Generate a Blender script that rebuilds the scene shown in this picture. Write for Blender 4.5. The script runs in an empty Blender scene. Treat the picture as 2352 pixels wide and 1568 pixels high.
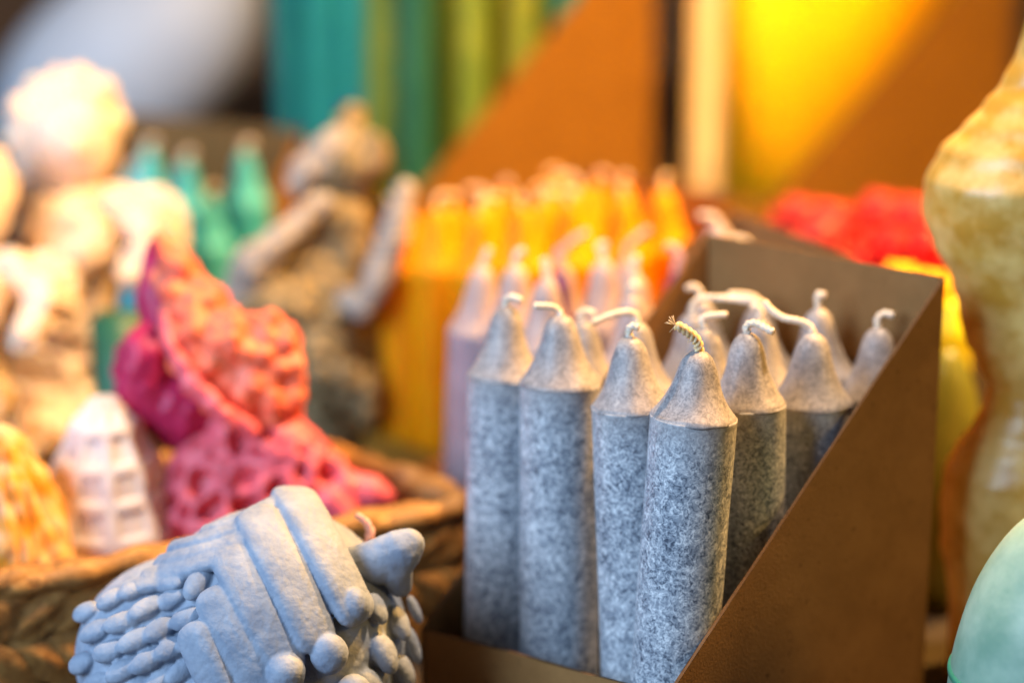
import bpy, bmesh, math, random
from mathutils import Vector, Matrix, Quaternion, noise

random.seed(7)
os_debug = False
scene = bpy.context.scene
COL = scene.collection
PI = math.pi
MM = 0.001

# ------------------------------------------------------------------ camera model
LENS = 70.0
PITCH = math.radians(14.0)
HC = 0.243                       # camera height above the table
FPX = LENS / 36.0 * 2352.0
CAM = Vector((0, 0, HC))
FWD = Vector((0, math.cos(PITCH), -math.sin(PITCH)))
UPV = Vector((0, math.sin(PITCH), math.cos(PITCH)))
RGT = Vector((1, 0, 0))


def U(px, py, D):
    """measured picture position + distance (mm) -> place in the room (m)"""
    return CAM + D * MM * (FWD + RGT * ((px - 1176) / FPX) + UPV * ((784 - py) / FPX))


def ground_at(px, D, z=0.0):
    """place at height z straight under picture column px at camera depth D (mm)"""
    d = D * MM
    u = ((z - HC) / d + math.sin(PITCH)) / math.cos(PITCH)
    return CAM + d * (FWD + RGT * ((px - 1176) / FPX) + UPV * u)


def foot(px, y, z=0.0017):
    """place on the ground plane y (m) deep, under picture column px (measured low down)"""
    D = y * math.cos(PITCH) + (HC - z) * math.sin(PITCH)
    return Vector(((px - 1176) / FPX * D, y, z))


def drop(px, py, D, z=0.0):
    p = U(px, py, D)
    return Vector((p.x, p.y, z))


# ------------------------------------------------------------------ object helpers
def link(o, parent=None):
    COL.objects.link(o)
    if parent is not None:
        o.parent = parent
    return o


def tag(o, label=None, cat=None, group=None, kind=None):
    if label: o['label'] = label
    if cat: o['category'] = cat
    if group: o['group'] = group
    if kind: o['kind'] = kind
    return o


def thing(name, label, cat, loc=(0, 0, 0), quat=None, group=None):
    o = bpy.data.objects.new(name, None)
    o.empty_display_size = 0.01
    o.location = loc
    if quat is not None:
        o.rotation_mode = 'QUATERNION'
        o.rotation_quaternion = quat
    link(o)
    return tag(o, label, cat, group)


def mesh_obj(name, bm, mats, parent=None, smooth=True):
    me = bpy.data.meshes.new(name)
    bmesh.ops.recalc_face_normals(bm, faces=bm.faces)
    bm.to_mesh(me)
    bm.free()
    if smooth:
        for p in me.polygons: p.use_smooth = True
    if not isinstance(mats, (list, tuple)): mats = [mats]
    for m in mats: me.materials.append(m)
    return link(bpy.data.objects.new(name, me), parent)


def local_of(o):
    if o.rotation_mode == 'QUATERNION':
        return (Matrix.Translation(o.location) @ o.rotation_quaternion.to_matrix().to_4x4()).inverted()
    return (Matrix.Translation(o.location) @ o.rotation_euler.to_matrix().to_4x4()).inverted()


# ------------------------------------------------------------------ materials
def mat(name):
    m = bpy.data.materials.new(name)
    m.use_nodes = True
    nt = m.node_tree
    b = nt.nodes['Principled BSDF']
    return m, nt, b


def nd(nt, t, **kw):
    n = nt.nodes.new(t)
    for k, v in kw.items():
        if k in n.inputs: n.inputs[k].default_value = v
        else: setattr(n, k, v)
    return n


def coords(nt, rnd=True):
    tc = nd(nt, 'ShaderNodeTexCoord')
    if not rnd: return tc.outputs['Object']
    oi = nd(nt, 'ShaderNodeObjectInfo')
    mu = nd(nt, 'ShaderNodeMath', operation='MULTIPLY'); mu.inputs[1].default_value = 3.7
    nt.links.new(oi.outputs['Random'], mu.inputs[0])
    ad = nd(nt, 'ShaderNodeVectorMath', operation='ADD')
    nt.links.new(tc.outputs['Object'], ad.inputs[0])
    nt.links.new(mu.outputs[0], ad.inputs[1])
    return ad.outputs[0]


def ramp(nt, src, stops, interp='LINEAR'):
    r = nd(nt, 'ShaderNodeValToRGB')
    r.color_ramp.interpolation = interp
    e = r.color_ramp.elements
    while len(e) < len(stops): e.new(0.5)
    for i, (p, c) in enumerate(stops):
        e[i].position = p
        e[i].color = (*c, 1)
    nt.links.new(src, r.inputs['Fac'])
    return r.outputs['Color']


def noise_n(nt, vec, scale, detail=3, rough=0.5, typ='FBM', dist=0.0):
    n = nd(nt, 'ShaderNodeTexNoise')
    n.noise_type = typ
    n.inputs['Scale'].default_value = scale
    n.inputs['Detail'].default_value = detail
    n.inputs['Roughness'].default_value = rough
    n.inputs['Distortion'].default_value = dist
    nt.links.new(vec, n.inputs['Vector'])
    return n


def bump(nt, b, src, strength, dist):
    bp = nd(nt, 'ShaderNodeBump')
    bp.inputs['Strength'].default_value = strength
    bp.inputs['Distance'].default_value = dist
    nt.links.new(src, bp.inputs['Height'])
    nt.links.new(bp.outputs[0], b.inputs['Normal'])


def sss(b, w, radius, scale=0.004):
    b.inputs['Subsurface Weight'].default_value = w
    b.inputs['Subsurface Radius'].default_value = radius
    b.inputs['Subsurface Scale'].default_value = scale


def wax(name, c1, c2, scale=90, rough=0.45, sw=0.0, srad=(1, .6, .3), bs=0.15, bscale=500, lo=0.35, hi=0.65, spec=0.4):
    m, nt, b = mat(name)
    v = coords(nt)
    n = noise_n(nt, v, scale, 4, 0.6)
    nt.links.new(ramp(nt, n.outputs['Fac'], [(lo, c1), (hi, c2)]), b.inputs['Base Color'])
    b.inputs['Roughness'].default_value = rough
    b.inputs['Specular IOR Level'].default_value = spec
    if sw: sss(b, sw, srad)
    if bs:
        n2 = noise_n(nt, v, bscale, 4, 0.6)
        bump(nt, b, n2.outputs['Fac'], bs, 0.001)
    return m


def crystal_wax(name, stops, rough=.4, fib=1.0):
    m, nt, b = mat(name)
    v = coords(nt)

    def warped(scale, amount):
        w = noise_n(nt, v, scale, 1.5, 0.5)
        sub = nd(nt, 'ShaderNodeVectorMath', operation='SUBTRACT'); sub.inputs[1].default_value = (.5, .5, .5)
        nt.links.new(w.outputs['Color'], sub.inputs[0])
        sc = nd(nt, 'ShaderNodeVectorMath', operation='SCALE'); sc.inputs['Scale'].default_value = amount
        nt.links.new(sub.outputs[0], sc.inputs[0])
        ad = nd(nt, 'ShaderNodeVectorMath', operation='ADD')
        nt.links.new(v, ad.inputs[0]); nt.links.new(sc.outputs[0], ad.inputs[1])
        return ad.outputs[0]

    def lines(vec, scale, w1, w2):
        n = noise_n(nt, vec, scale, 1.0, 0.5)
        s1 = nd(nt, 'ShaderNodeMath', operation='SUBTRACT'); s1.inputs[1].default_value = 0.5
        nt.links.new(n.outputs['Fac'], s1.inputs[0])
        ab = nd(nt, 'ShaderNodeMath', operation='ABSOLUTE'); nt.links.new(s1.outputs[0], ab.inputs[0])
        return ramp(nt, ab.outputs[0], [(0.0, (1, 1, 1)), (w1, (.5, .5, .5)), (w2, (0, 0, 0))])
    va = warped(330, .0085)
    la = lines(va, 410, .03, .11)          # bright curled fibres
    lb = lines(warped(310, .008), 320, .035, .12)
    ld = lines(warped(400, .007), 370, .035, .10)   # dark flecks between them
    n2 = noise_n(nt, va, 215, 2, 0.5)
    n3 = noise_n(nt, v, 55, 2, 0.5)
    def madd(a, k, c=None, op='MULTIPLY_ADD'):
        q = nd(nt, 'ShaderNodeMath', operation=op); q.inputs[1].default_value = k
        nt.links.new(a, q.inputs[0])
        if c is None: q.inputs[2].default_value = 0
        elif isinstance(c, float): q.inputs[2].default_value = c
        else: nt.links.new(c, q.inputs[2])
        return q.outputs[0]
    t = madd(n2.outputs['Fac'], .42, .07)
    t = madd(n3.outputs['Fac'], .22, t)
    t = madd(la, .30 * fib, t)
    t = madd(lb, .22 * fib, t)
    t = madd(ld, -.27 * fib, t)
    colr = ramp(nt, t, stops)
    at = nd(nt, 'ShaderNodeAttribute'); at.attribute_name = 'frost'
    fm = nd(nt, 'ShaderNodeMath', operation='MULTIPLY'); fm.inputs[1].default_value = .75
    nt.links.new(at.outputs['Fac'], fm.inputs[0])
    mx = nd(nt, 'ShaderNodeMix'); mx.data_type = 'RGBA'
    nt.links.new(fm.outputs[0], mx.inputs[0]); nt.links.new(colr, mx.inputs[6]); mx.inputs[7].default_value = (.36, .34, .335, 1)
    nt.links.new(mx.outputs[2], b.inputs['Base Color'])
    b.inputs['Roughness'].default_value = rough
    b.inputs['Specular IOR Level'].default_value = 0.35
    bump(nt, b, n2.outputs['Fac'], 0.06, 0.001)
    return m


def tip_wax(name, c1, c2, c3):
    m, nt, b = mat(name)
    v = coords(nt)
    n = noise_n(nt, v, 140, 5, 0.7)
    nt.links.new(ramp(nt, n.outputs['Fac'], [(0.3, c1), (0.5, c2), (0.72, c3)]), b.inputs['Base Color'])
    b.inputs['Roughness'].default_value = 0.5
    b.inputs['Specular IOR Level'].default_value = 0.3
    sss(b, 0.15, (1, .8, .6), 0.002)
    n2 = noise_n(nt, v, 900, 3, 0.6)
    bump(nt, b, n2.outputs['Fac'], 0.22, 0.0008)
    return m


def board(name, base, dark):
    m, nt, b = mat(name)
    v = coords(nt)
    n = noise_n(nt, v, 55, 6, 0.7)
    c = ramp(nt, n.outputs['Fac'], [(0.3, dark), (0.7, base)])
    n2 = noise_n(nt, v, 480, 3, 0.6)
    k = ramp(nt, n2.outputs['Fac'], [(0.27, (.35, .3, .25)), (0.36, (1, 1, 1))])
    mx = nd(nt, 'ShaderNodeMix'); mx.data_type = 'RGBA'; mx.blend_type = 'MULTIPLY'; mx.inputs[0].default_value = 0.8
    nt.links.new(c, mx.inputs[6]); nt.links.new(k, mx.inputs[7])
    nt.links.new(mx.outputs[2], b.inputs['Base Color'])
    b.inputs['Roughness'].default_value = 0.75
    b.inputs['Specular IOR Level'].default_value = 0.2
    n3 = noise_n(nt, v, 1400, 3, 0.6)
    n4 = noise_n(nt, v, 26, 3, 0.5)
    ad2 = nd(nt, 'ShaderNodeMath', operation='MULTIPLY_ADD'); ad2.inputs[1].default_value = 5.0
    nt.links.new(n4.outputs['Fac'], ad2.inputs[0]); nt.links.new(n3.outputs['Fac'], ad2.inputs[2])
    bump(nt, b, ad2.outputs[0], 0.35, 0.0006)
    return m


M = {}
M['crystal'] = crystal_wax('grey crystal wax', [(0.12, (.065, .08, .11)), (0.33, (.24, .27, .315)), (0.54, (.42, .45, .49)), (0.84, (.78, .80, .81))])
M['greytip'] = crystal_wax('frosted grey wax', [(0.05, (.13, .125, .13)), (0.38, (.28, .258, .256)), (0.6, (.37, .34, .33)), (0.92, (.56, .52, .49))], .45, .75)
M['lilac'] = wax('lilac wax', (.30, .25, .27), (.38, .32, .34), 120, .45, .15)
M['lilactip'] = wax('lilac tip wax', (.42, .31, .28), (.50, .38, .33), 120, .45, .25, (1, .7, .6))
M['purple'] = wax('deep purple wax', (.12, .03, .13), (.2, .05, .2), 120, .5)
M['yellow'] = wax('yellow wax', (.90, .29, .001), (.94, .35, .002), 60, .5, .6, (1, .4, .03), .05, spec=.15)
M['lemon'] = wax('lemon wax', (.90, .52, .006), (.93, .55, .007), 30, .5, .0, bs=.03)
M['block'] = wax('golden block wax', (.90, .44, .004), (.92, .46, .005), 20, .6, 1.0, (1, .8, .25), bs=.02, spec=.1)
M['block'].node_tree.nodes['Principled BSDF'].inputs['Subsurface Scale'].default_value = .03
M['yellow'].node_tree.nodes['Principled BSDF'].inputs['Subsurface Scale'].default_value = .010
M['cream'] = wax('cream wax', (.80, .62, .48), (.86, .72, .58), 80, .5, .45, (1, .65, .35), .25, 300)
M['ivory'] = wax('ivory wax', (.72, .61, .55), (.77, .67, .61), 80, .5, .3, (1, .7, .5), .1)
M['honey'] = wax('honey wax', (.74, .32, .02), (.76, .52, .30), 130, .5, .25, (1, .6, .2), .2, 400, .42, .6)
M['coral'] = wax('coral wax', (.80, .13, .07), (.88, .22, .11), 150, .45, .1, (1, .3, .2), .2, 500)
M['crimson'] = wax('crimson wax', (.42, .012, .07), (.52, .025, .10), 150, .45, .0, bs=.15)
M['rosepink'] = wax('rose pink wax', (.66, .09, .13), (.76, .14, .17), 150, .45, .0, bs=.2)
M['blue'] = wax('powder blue wax', (.21, .255, .335), (.31, .355, .43), 130, .6, .1, (1, 1, 1), .35, 420)
M['taupe'] = wax('khaki wax', (.11, .078, .030), (.33, .245, .12), 200, .6, .0, bs=.3, bscale=420)
M['beige'] = wax('beige wax', (.58, .30, .04), (.80, .53, .17), 90, .30, .15, (1, .6, .25), .15, 300, .38, .62)
M['mint'] = wax('mint wax', (.20, .35, .25), (.36, .50, .37), 70, .4, .25, (.6, 1, .7), .1)
M['mintdark'] = wax('dark green wax', (.03, .20, .12), (.06, .28, .18), 80, .4)
M['olive'] = wax('yellow wax with painted shade', (.16, .17, .02), (.22, .22, .03), 60, .35)  # olive tone puts the shade of a yellow candle into the colour
M['lime'] = wax('bright yellow wax', (.85, .72, .01), (.9, .78, .02), 60, .35, .2, (1, .8, .1))
M['red'] = wax('red wax', (.58, .006, .006), (.66, .012, .009), 120, .4, .2, (1, .2, .1))
M['salmon'] = wax('salmon wax', (.48, .022, .02), (.54, .04, .03), 120, .4)
M['teallight'] = wax('light teal wax', (.012, .25, .235), (.018, .30, .28), 60, .45)
M['oliveleaf'] = wax('leaf green wax', (.12, .20, .018), (.21, .28, .03), 60, .45)
M['teal'] = wax('teal wax', (.006, .16, .16), (.01, .21, .20), 60, .45)
M['aqua'] = wax('aqua wax', (.05, .47, .52), (.09, .55, .58), 60, .45, .2, (.4, 1, .8))
M['green'] = wax('moss green wax', (.13, .20, .015), (.24, .27, .03), 60, .45)
M['deepgreen'] = wax('bottle green wax', (.01, .09, .05), (.02, .12, .06), 60, .45)
M['paletaupe'] = wax('pale khaki wax', (.30, .26, .22), (.44, .39, .33), 150, .55, .0, bs=.25, bscale=420)
M['sand'] = wax('sand wax', (.74, .55, .30), (.8, .62, .36), 40, .5)
M['white'] = wax('white wax', (.62, .72, .85), (.66, .76, .88), 20, .5, .0, bs=.03)
M['kraft'] = board('kraft board', (.29, .148, .050), (.22, .108, .034))
M['amberboard'] = board('amber brown board', (.33, .14, .014), (.27, .11, .010))
M['kraftedge'] = board('kraft board cut edge', (.13, .07, .03), (.08, .042, .018))


def wick_mat(name, a, b_):
    m, nt, b = mat(name)
    v = coords(nt)
    n = noise_n(nt, v, 900, 3, 0.6)
    nt.links.new(ramp(nt, n.outputs['Fac'], [(0.35, a), (0.65, b_)]), b.inputs['Base Color'])
    b.inputs['Roughness'].default_value = 0.7
    sss(b, .2, (1, .8, .5), 0.001)
    bump(nt, b, n.outputs['Fac'], .3, .0005)
    return m


M['wick'] = wick_mat('cream cotton wick', (.68, .55, .40), (.82, .72, .58))
M['goldwick'] = wick_mat('golden cotton wick', (.74, .44, .13), (.84, .66, .42))
M['pinkwick'] = wick_mat('pink dyed wick', (.62, .30, .28), (.74, .44, .40))


def strip_mat():
    m, nt, b = mat('dried water hyacinth')
    v = coords(nt, False)
    mp = nd(nt, 'ShaderNodeMapping'); mp.inputs['Scale'].default_value = (1, 1, 1)
    nt.links.new(v, mp.inputs[0])
    n = noise_n(nt, mp.outputs[0], 160, 6, 0.75, dist=1.5)
    nt.links.new(ramp(nt, n.outputs['Fac'], [(0.3, (.10, .045, .010)), (0.5, (.33, .15, .034)), (0.72, (.54, .29, .08))]), b.inputs['Base Color'])
    b.inputs['Roughness'].default_value = 0.5
    bump(nt, b, n.outputs['Fac'], .5, .0012)
    return m


M['strip'] = strip_mat()


def wood(name, a, b_):
    m, nt, b = mat(name)
    v = coords(nt, False)
    mp = nd(nt, 'ShaderNodeMapping'); mp.inputs['Scale'].default_value = (1, 8, 8)
    nt.links.new(v, mp.inputs[0])
    n = noise_n(nt, mp.outputs[0], 6, 6, 0.65, dist=.6)
    nt.links.new(ramp(nt, n.outputs['Fac'], [(0.3, a), (0.7, b_)]), b.inputs['Base Color'])
    b.inputs['Roughness'].default_value = 0.6
    return m


M['table'] = wood('dark stained wood', (.012, .007, .004), (.035, .02, .01))
M['wall'] = wood('brown wall boards', (.13, .055, .012), (.24, .105, .025))


# ------------------------------------------------------------------ mesh builders
def lathe(bm, prof, seg=48, mi=0, off=(0, 0, 0), wob=0.0, seed=0.0, caps=True):
    rings = []
    o = Vector(off)
    for k, (r, z) in enumerate(prof):
        ring = []
        for i in range(seg):
            a = 2 * PI * i / seg
            rr = r
            if wob:
                rr *= 1 + wob * noise.noise(Vector((math.cos(a) * 1.3, math.sin(a) * 1.3, z * 60 + seed)))
            ring.append(bm.verts.new(o + Vector((rr * math.cos(a), rr * math.sin(a), z))))
        rings.append(ring)
    for k in range(len(rings) - 1):
        for i in range(seg):
            f = bm.faces.new((rings[k][i], rings[k][(i + 1) % seg], rings[k + 1][(i + 1) % seg], rings[k + 1][i]))
            f.material_index = mi
    if caps:
        for ring in (rings[0], rings[-1]):
            f = bm.faces.new(ring); f.material_index = mi
    return rings


def smooth_path(pts, n=8):
    """Catmull-Rom through the points"""
    P = [Vector(p) for p in pts]
    P = [P[0] * 2 - P[1]] + P + [P[-1] * 2 - P[-2]]
    out = []
    for i in range(1, len(P) - 2):
        for k in range(n):
            t = k / n
            a, b, c, d = P[i - 1], P[i], P[i + 1], P[i + 2]
            out.append(0.5 * ((2 * b) + (c - a) * t + (2 * a - 5 * b + 4 * c - d) * t * t + (3 * b - a - 3 * c + d) * t ** 3))
    out.append(P[-2])
    return out


def tube(bm, path, rad, seg=12, twist=0.0, lobes=3, depth=0.2, taper_end=1.0):
    path = [Vector(p) for p in path]
    prev = None
    s = 0.0
    up = None
    rings = []
    for i, p in enumerate(path):
        t = (path[min(i + 1, len(path) - 1)] - path[max(i - 1, 0)]).normalized()
        if up is None:
            up = t.orthogonal().normalized()
        up = (up - t * up.dot(t)).normalized()
        side = t.cross(up)
        if i: s += (p - path[i - 1]).length
        r0 = rad(i / (len(path) - 1)) if callable(rad) else rad
        ring = []
        for k in range(seg):
            a = 2 * PI * k / seg
            r = r0 * (1 + (depth * math.cos(lobes * (a - twist * s)) if twist else 0))
            ring.append(bm.verts.new(p + (up * math.cos(a) + side * math.sin(a)) * r))
        rings.append(ring)
    for k in range(len(rings) - 1):
        for i in range(seg):
            bm.faces.new((rings[k][i], rings[k][(i + 1) % seg], rings[k + 1][(i + 1) % seg], rings[k + 1][i]))
    bm.faces.new(rings[0]); bm.faces.new(rings[-1])


def box_bm(bm, c, sx, sy, sz, rot=None):
    r = bmesh.ops.create_cube(bm, size=1.0)
    mtx = Matrix.Translation(c) @ (rot.to_4x4() if rot else Matrix.Identity(4)) @ Matrix.Diagonal((sx, sy, sz, 1))
    bmesh.ops.transform(bm, matrix=mtx, verts=r['verts'])


def ell(bm, c, rx, ry, rz, rot=None, seg=24, e=1.0):
    c = Vector(c)
    def w(q): return math.copysign(abs(q) ** e, q)
    nv = max(8, seg // 2)
    R3 = (rot if rot else Matrix.Identity(3)) @ Matrix.Diagonal((rx, ry, rz))
    top = bm.verts.new(c + R3 @ Vector((0, 0, 1))); bot = bm.verts.new(c + R3 @ Vector((0, 0, -1)))
    rows = []
    for j in range(1, nv):
        f = PI * j / nv
        rows.append([bm.verts.new(c + R3 @ Vector((w(math.sin(f)) * w(math.cos(2 * PI * i / seg)), w(math.sin(f)) * w(math.sin(2 * PI * i / seg)), w(math.cos(f))))) for i in range(seg)])
    for i in range(seg):
        i2 = (i + 1) % seg
        bm.faces.new((top, rows[0][i], rows[0][i2]))
        bm.faces.new((bot, rows[-1][i2], rows[-1][i]))
        for j in range(len(rows) - 1):
            bm.faces.new((rows[j][i], rows[j + 1][i], rows[j + 1][i2], rows[j][i2]))


def chain(bm, pts, n=6):
    """row of balls along points (Vector, radius): closed up by the remesh afterwards"""
    for (a, ra), (b, rb) in zip(pts, pts[1:]):
        m = max(2, int((b - a).length / (0.45 * min(ra, rb))))
        for k in range(m + 1):
            t = k / m
            r = ra + (rb - ra) * t
            ell(bm, a.lerp(b, t), r, r, r, seg=14)


def remesh(bm, voxel, smooth_it=3, fac=0.5):
    """union of overlapping pieces as one continuous surface"""
    me = bpy.data.meshes.new('work')
    bm.to_mesh(me); bm.free()
    o = bpy.data.objects.new('work', me)
    COL.objects.link(o)
    md = o.modifiers.new('r', 'REMESH'); md.mode = 'VOXEL'; md.voxel_size = voxel
    sm = o.modifiers.new('s', 'SMOOTH'); sm.factor = fac; sm.iterations = smooth_it
    dg = bpy.context.evaluated_depsgraph_get()
    me2 = bpy.data.meshes.new_from_object(o.evaluated_get(dg))
    bpy.data.objects.remove(o); bpy.data.meshes.remove(me)
    b2 = bmesh.new(); b2.from_mesh(me2); bpy.data.meshes.remove(me2)
    return b2


def displace(bm, fn):
    bm.normal_update()
    moves = [(v, v.normal * fn(v.co, v.normal)) for v in bm.verts]
    for v, d in moves: v.co += d


def to_local(bm, o):
    bmesh.ops.transform(bm, matrix=local_of(o), verts=bm.verts)


# ------------------------------------------------------------------ candles
def candle_axis(base, apex):
    ax = (apex - base)
    L = ax.length
    return ax.normalized().to_track_quat('Z', 'Y'), L


TIP_PROF = [(1.0, 0.0), (.995, .012), (.965, .035), (.90, .085), (.80, .17), (.69, .29), (.59, .43), (.515, .57), (.46, .70), (.40, .82), (.32, .91), (.22, .97), (.12, 1.0)]


def make_candle(name, label, cat, base, apex, R, tip_h, mats, wick_pts, group, wick_r=0.00072, seed=0.0, seg=56, detail=True, wick_twist=True):
    """base/apex: world; wick_pts: world points after the apex"""
    q, L = candle_axis(base, apex)
    t = thing(name, label, cat, base, q, group)
    H = L - tip_h
    body_m, tip_m, wick_m = mats
    bm = bmesh.new()
    n = 14 if detail else 3
    prof = [(R * .93, 0.0), (R, 0.0012)] + [(R * (1 + .004 * math.sin(seed + k)), 0.0012 + (H - 0.0022) * k / n) for k in range(1, n)]
    if detail: prof += [(R, H - .0062), (R, H - .004), (R, H - .0025)]
    prof += [(R * 1.0, H - 0.0012), (R * 1.006, H - 0.0006), (R * 1.0, H)]
    lathe(bm, prof, seg, wob=.010 if detail else 0, seed=seed)
    wb = mesh_obj('wax_body', bm, body_m, t)
    if detail:
        at = wb.data.attributes.new('frost', 'FLOAT', 'POINT')
        for v in wb.data.vertices:
            q = (v.co.z - (H - .0135)) / .0135
            at.data[v.index].value = max(0.0, min(1.0, q)) ** 1.6
    bm = bmesh.new()
    prof = [(R * .996, H - 0.0007), (R * 1.012, H - .0005), (R * 1.014, H - .0001)] + [(R * r * .988, H + tip_h * z + .0003) for r, z in TIP_PROF]
    rings = lathe(bm, prof, seg, wob=.03 if detail else .02, seed=seed + 5)
    if detail:   # dribbles and dents of dipped wax, uneven lower rim
        for ring_i, ring in enumerate(rings):
            for v in ring:
                a = math.atan2(v.co.y, v.co.x)
                if ring_i < 4:
                    v.co.z += 0.00035 * noise.noise(Vector((math.cos(a) * 1.6, math.sin(a) * 1.6, seed)))
                nn = noise.noise(Vector((v.co.x * 240, v.co.y * 240, v.co.z * 120 + seed)))
                d = Vector((v.co.x, v.co.y, 0))
                if d.length > 1e-6:
                    v.co += d.normalized() * nn * 0.00035
    mesh_obj('wax_tip', bm, tip_m, t)
    inv = local_of(t)
    pts = [Vector((0, 0, L - 0.003)), Vector((0, 0, L + .0002))] + [inv @ p for p in wick_pts]
    bm = bmesh.new()
    path = smooth_path(pts, 9)
    def rad(u):
        r = wick_r
        if u < .3: r = wick_r * 1.25 - wick_r * .25 * (u / .3)
        if u > .985: r *= .8
        return r
    tube(bm, path, rad, 14, twist=1500 if (detail and wick_twist) else 0)
    if detail == 2:  # frayed end
        rr = random.Random(3)
        end = path[-1]
        d = (path[-1] - path[-3]).normalized()
        for k in range(22):
            i = rr.randrange(len(path) // 2, len(path))
            p = path[i]
            dirv = Vector((rr.uniform(-1, 1), rr.uniform(-1, 1), rr.uniform(-1, 1))).normalized()
            if k < 10:
                p = end; dirv = (d + dirv * .7).normalized()
            q1 = dirv * wick_r * rr.uniform(1.0, 1.3)
            tube(bm, [p, p + q1, p + q1 * rr.uniform(1.4, 1.9) + Vector((0, 0, .0001))], .00006, 4)
    mesh_obj('wick', bm, wick_m, t)
    return t


GREY = (M['crystal'], M['greytip'], M['wick'])
G_GREY = 'grey marbled candles in the front cardboard box'
# label, base px, base depth, apex px, apex py, apex depth, wick points (px, py, depth change), R mm, tip mm
grey_list = [
    ('grey marbled candle nearest the camera, its frayed golden wick bent to the left', 1511, 491, 1605, 808, 498,
     [(1600, 782, -1), (1582, 764, -2), (1552, 746, -3)], 11.0, 16.5),
    ('grey marbled candle just left of the nearest one, with a short hooked wick', 1478, 513, 1446, 776, 517,
     [(1445, 757, 0), (1452, 749, -1), (1468, 753, -1.5)], 10.6, 18.0),
    ('grey marbled candle second from the left end of the front row, wick pointing left', 1283, 533, 1288, 727, 536,
     [(1280, 712, 0), (1262, 704, -1), (1226, 703, -2)], 11.1, 18.0),
    ('grey marbled candle at the left end of the front row, beside the lilac candles', 1149, 546, 1163, 706, 551,
     [(1162, 690, 0), (1175, 682, -1), (1199, 690, -2)], 10.6, 19.0),
    ('grey marbled candle directly right of the nearest one, its wick drooping to the right', 1722, 512, 1716, 767, 516,
     [(1715, 748, 0), (1732, 742, -1), (1755, 752, -2), (1777, 763, -3)], 10.2, 18.5),
    ('grey marbled candle by the cut panel, its very long wick trailing up left', 1868, 530, 1866, 768, 534,
     [(1860, 750, 0), (1835, 737, 0), (1800, 730, 1), (1772, 712, 2), (1755, 692, 3)], 11.0, 18.5),
    ('grey candle mostly hidden by the cut panel, pale tip and hooked wick showing', 2010, 550, 2016, 756, 552,
     [(2016, 734, 0), (2030, 720, 0), (2053, 724, -1)], 10.6, 18.5),
    ('grey candle tip behind the nearest candle with a straight wick pointing right', 1622, 536, 1618, 755, 538,
     [(1612, 735, 0), (1630, 726, 0), (1671, 722, 0)], 10.6, 18.5),
    ('grey candle in the second row with a long straight wick pointing left', 1456, 546, 1462, 742, 548,
     [(1460, 724, 0), (1440, 717, -1), (1405, 724, -2), (1358, 743, -3)], 10.4, 18.0),
    ('grey candle tip squeezed between two front candles on the left, short wick folded right', 1345, 566, 1338, 738, 565,
     [(1332, 722, 0), (1346, 714, 0), (1366, 722, 0)], 10.2, 18.0),
    ('grey candle tip standing under the middle of the long trailing wick', 1736, 556, 1744, 735, 557,
     [(1746, 716, 0), (1740, 706, 0), (1725, 704, 1)], 10.4, 18.0),
    ('grey candle with a long wick arching right across the box', 1594, 572, 1590, 722, 570,
     [(1592, 700, 0), (1610, 686, 0), (1650, 684, -1), (1755, 694, -5)], 10.4, 18.5),
    ('grey candle at the back on the right with a blunt upright knotted wick', 1884, 564, 1880, 712, 562,
     [(1878, 690, 0), (1880, 676, 0), (1896, 678, -1)], 10.4, 18.5),
    ('grey candle at the back touching the rear panel, with a faint wick lying flat', 1740, 582, 1742, 704, 580,
     [(1736, 686, 0), (1712, 678, 0), (1672, 676, 0)], 10.2, 18.0),
    ('grey candle in the far back corner of the box with a small hooked wick', 1634, 594, 1610, 690, 590,
     [(1606, 668, 0), (1594, 658, 0), (1576, 664, 0)], 10.2, 18.0),
]
Fp0 = U(1536, 1600, 496).xy; sv0 = (U(2170, 637, 545).xy - Fp0).normalized(); tv0 = Vector((-sv0.y, sv0.x))
for k, (lab, bpx, bD, apx, apy, aD, wp, R, th) in enumerate(grey_list):
    apex = U(apx, apy, aD)
    base = foot(bpx, apex.y + (bD - aD) * MM)
    rel = Vector((base.x, base.y)) - Fp0
    near = rel.dot(tv0); clear = R * MM + .0016
    if near < clear: base += Vector((tv0.x, tv0.y, 0)) * (clear - near)
    fr = rel.dot(sv0)
    if fr < clear: base += Vector((sv0.x, sv0.y, 0)) * (clear - fr)
    if os_debug: print('c%d' % k, [round(v * 1000, 1) for v in (base.x, base.y, apex.x, apex.y, apex.z)])
    wick = [U(a, b, aD + c) for a, b, c in wp]
    mats = GREY if k else (M['crystal'], M['greytip'], M['goldwick'])
    make_candle('grey_candle', lab, 'candle', base, apex, R * MM, th * MM, mats, wick, G_GREY,
                wick_r=.00118 if k == 0 else .00092, seed=k * 3.1, detail=2 if k == 0 else 1)


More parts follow.
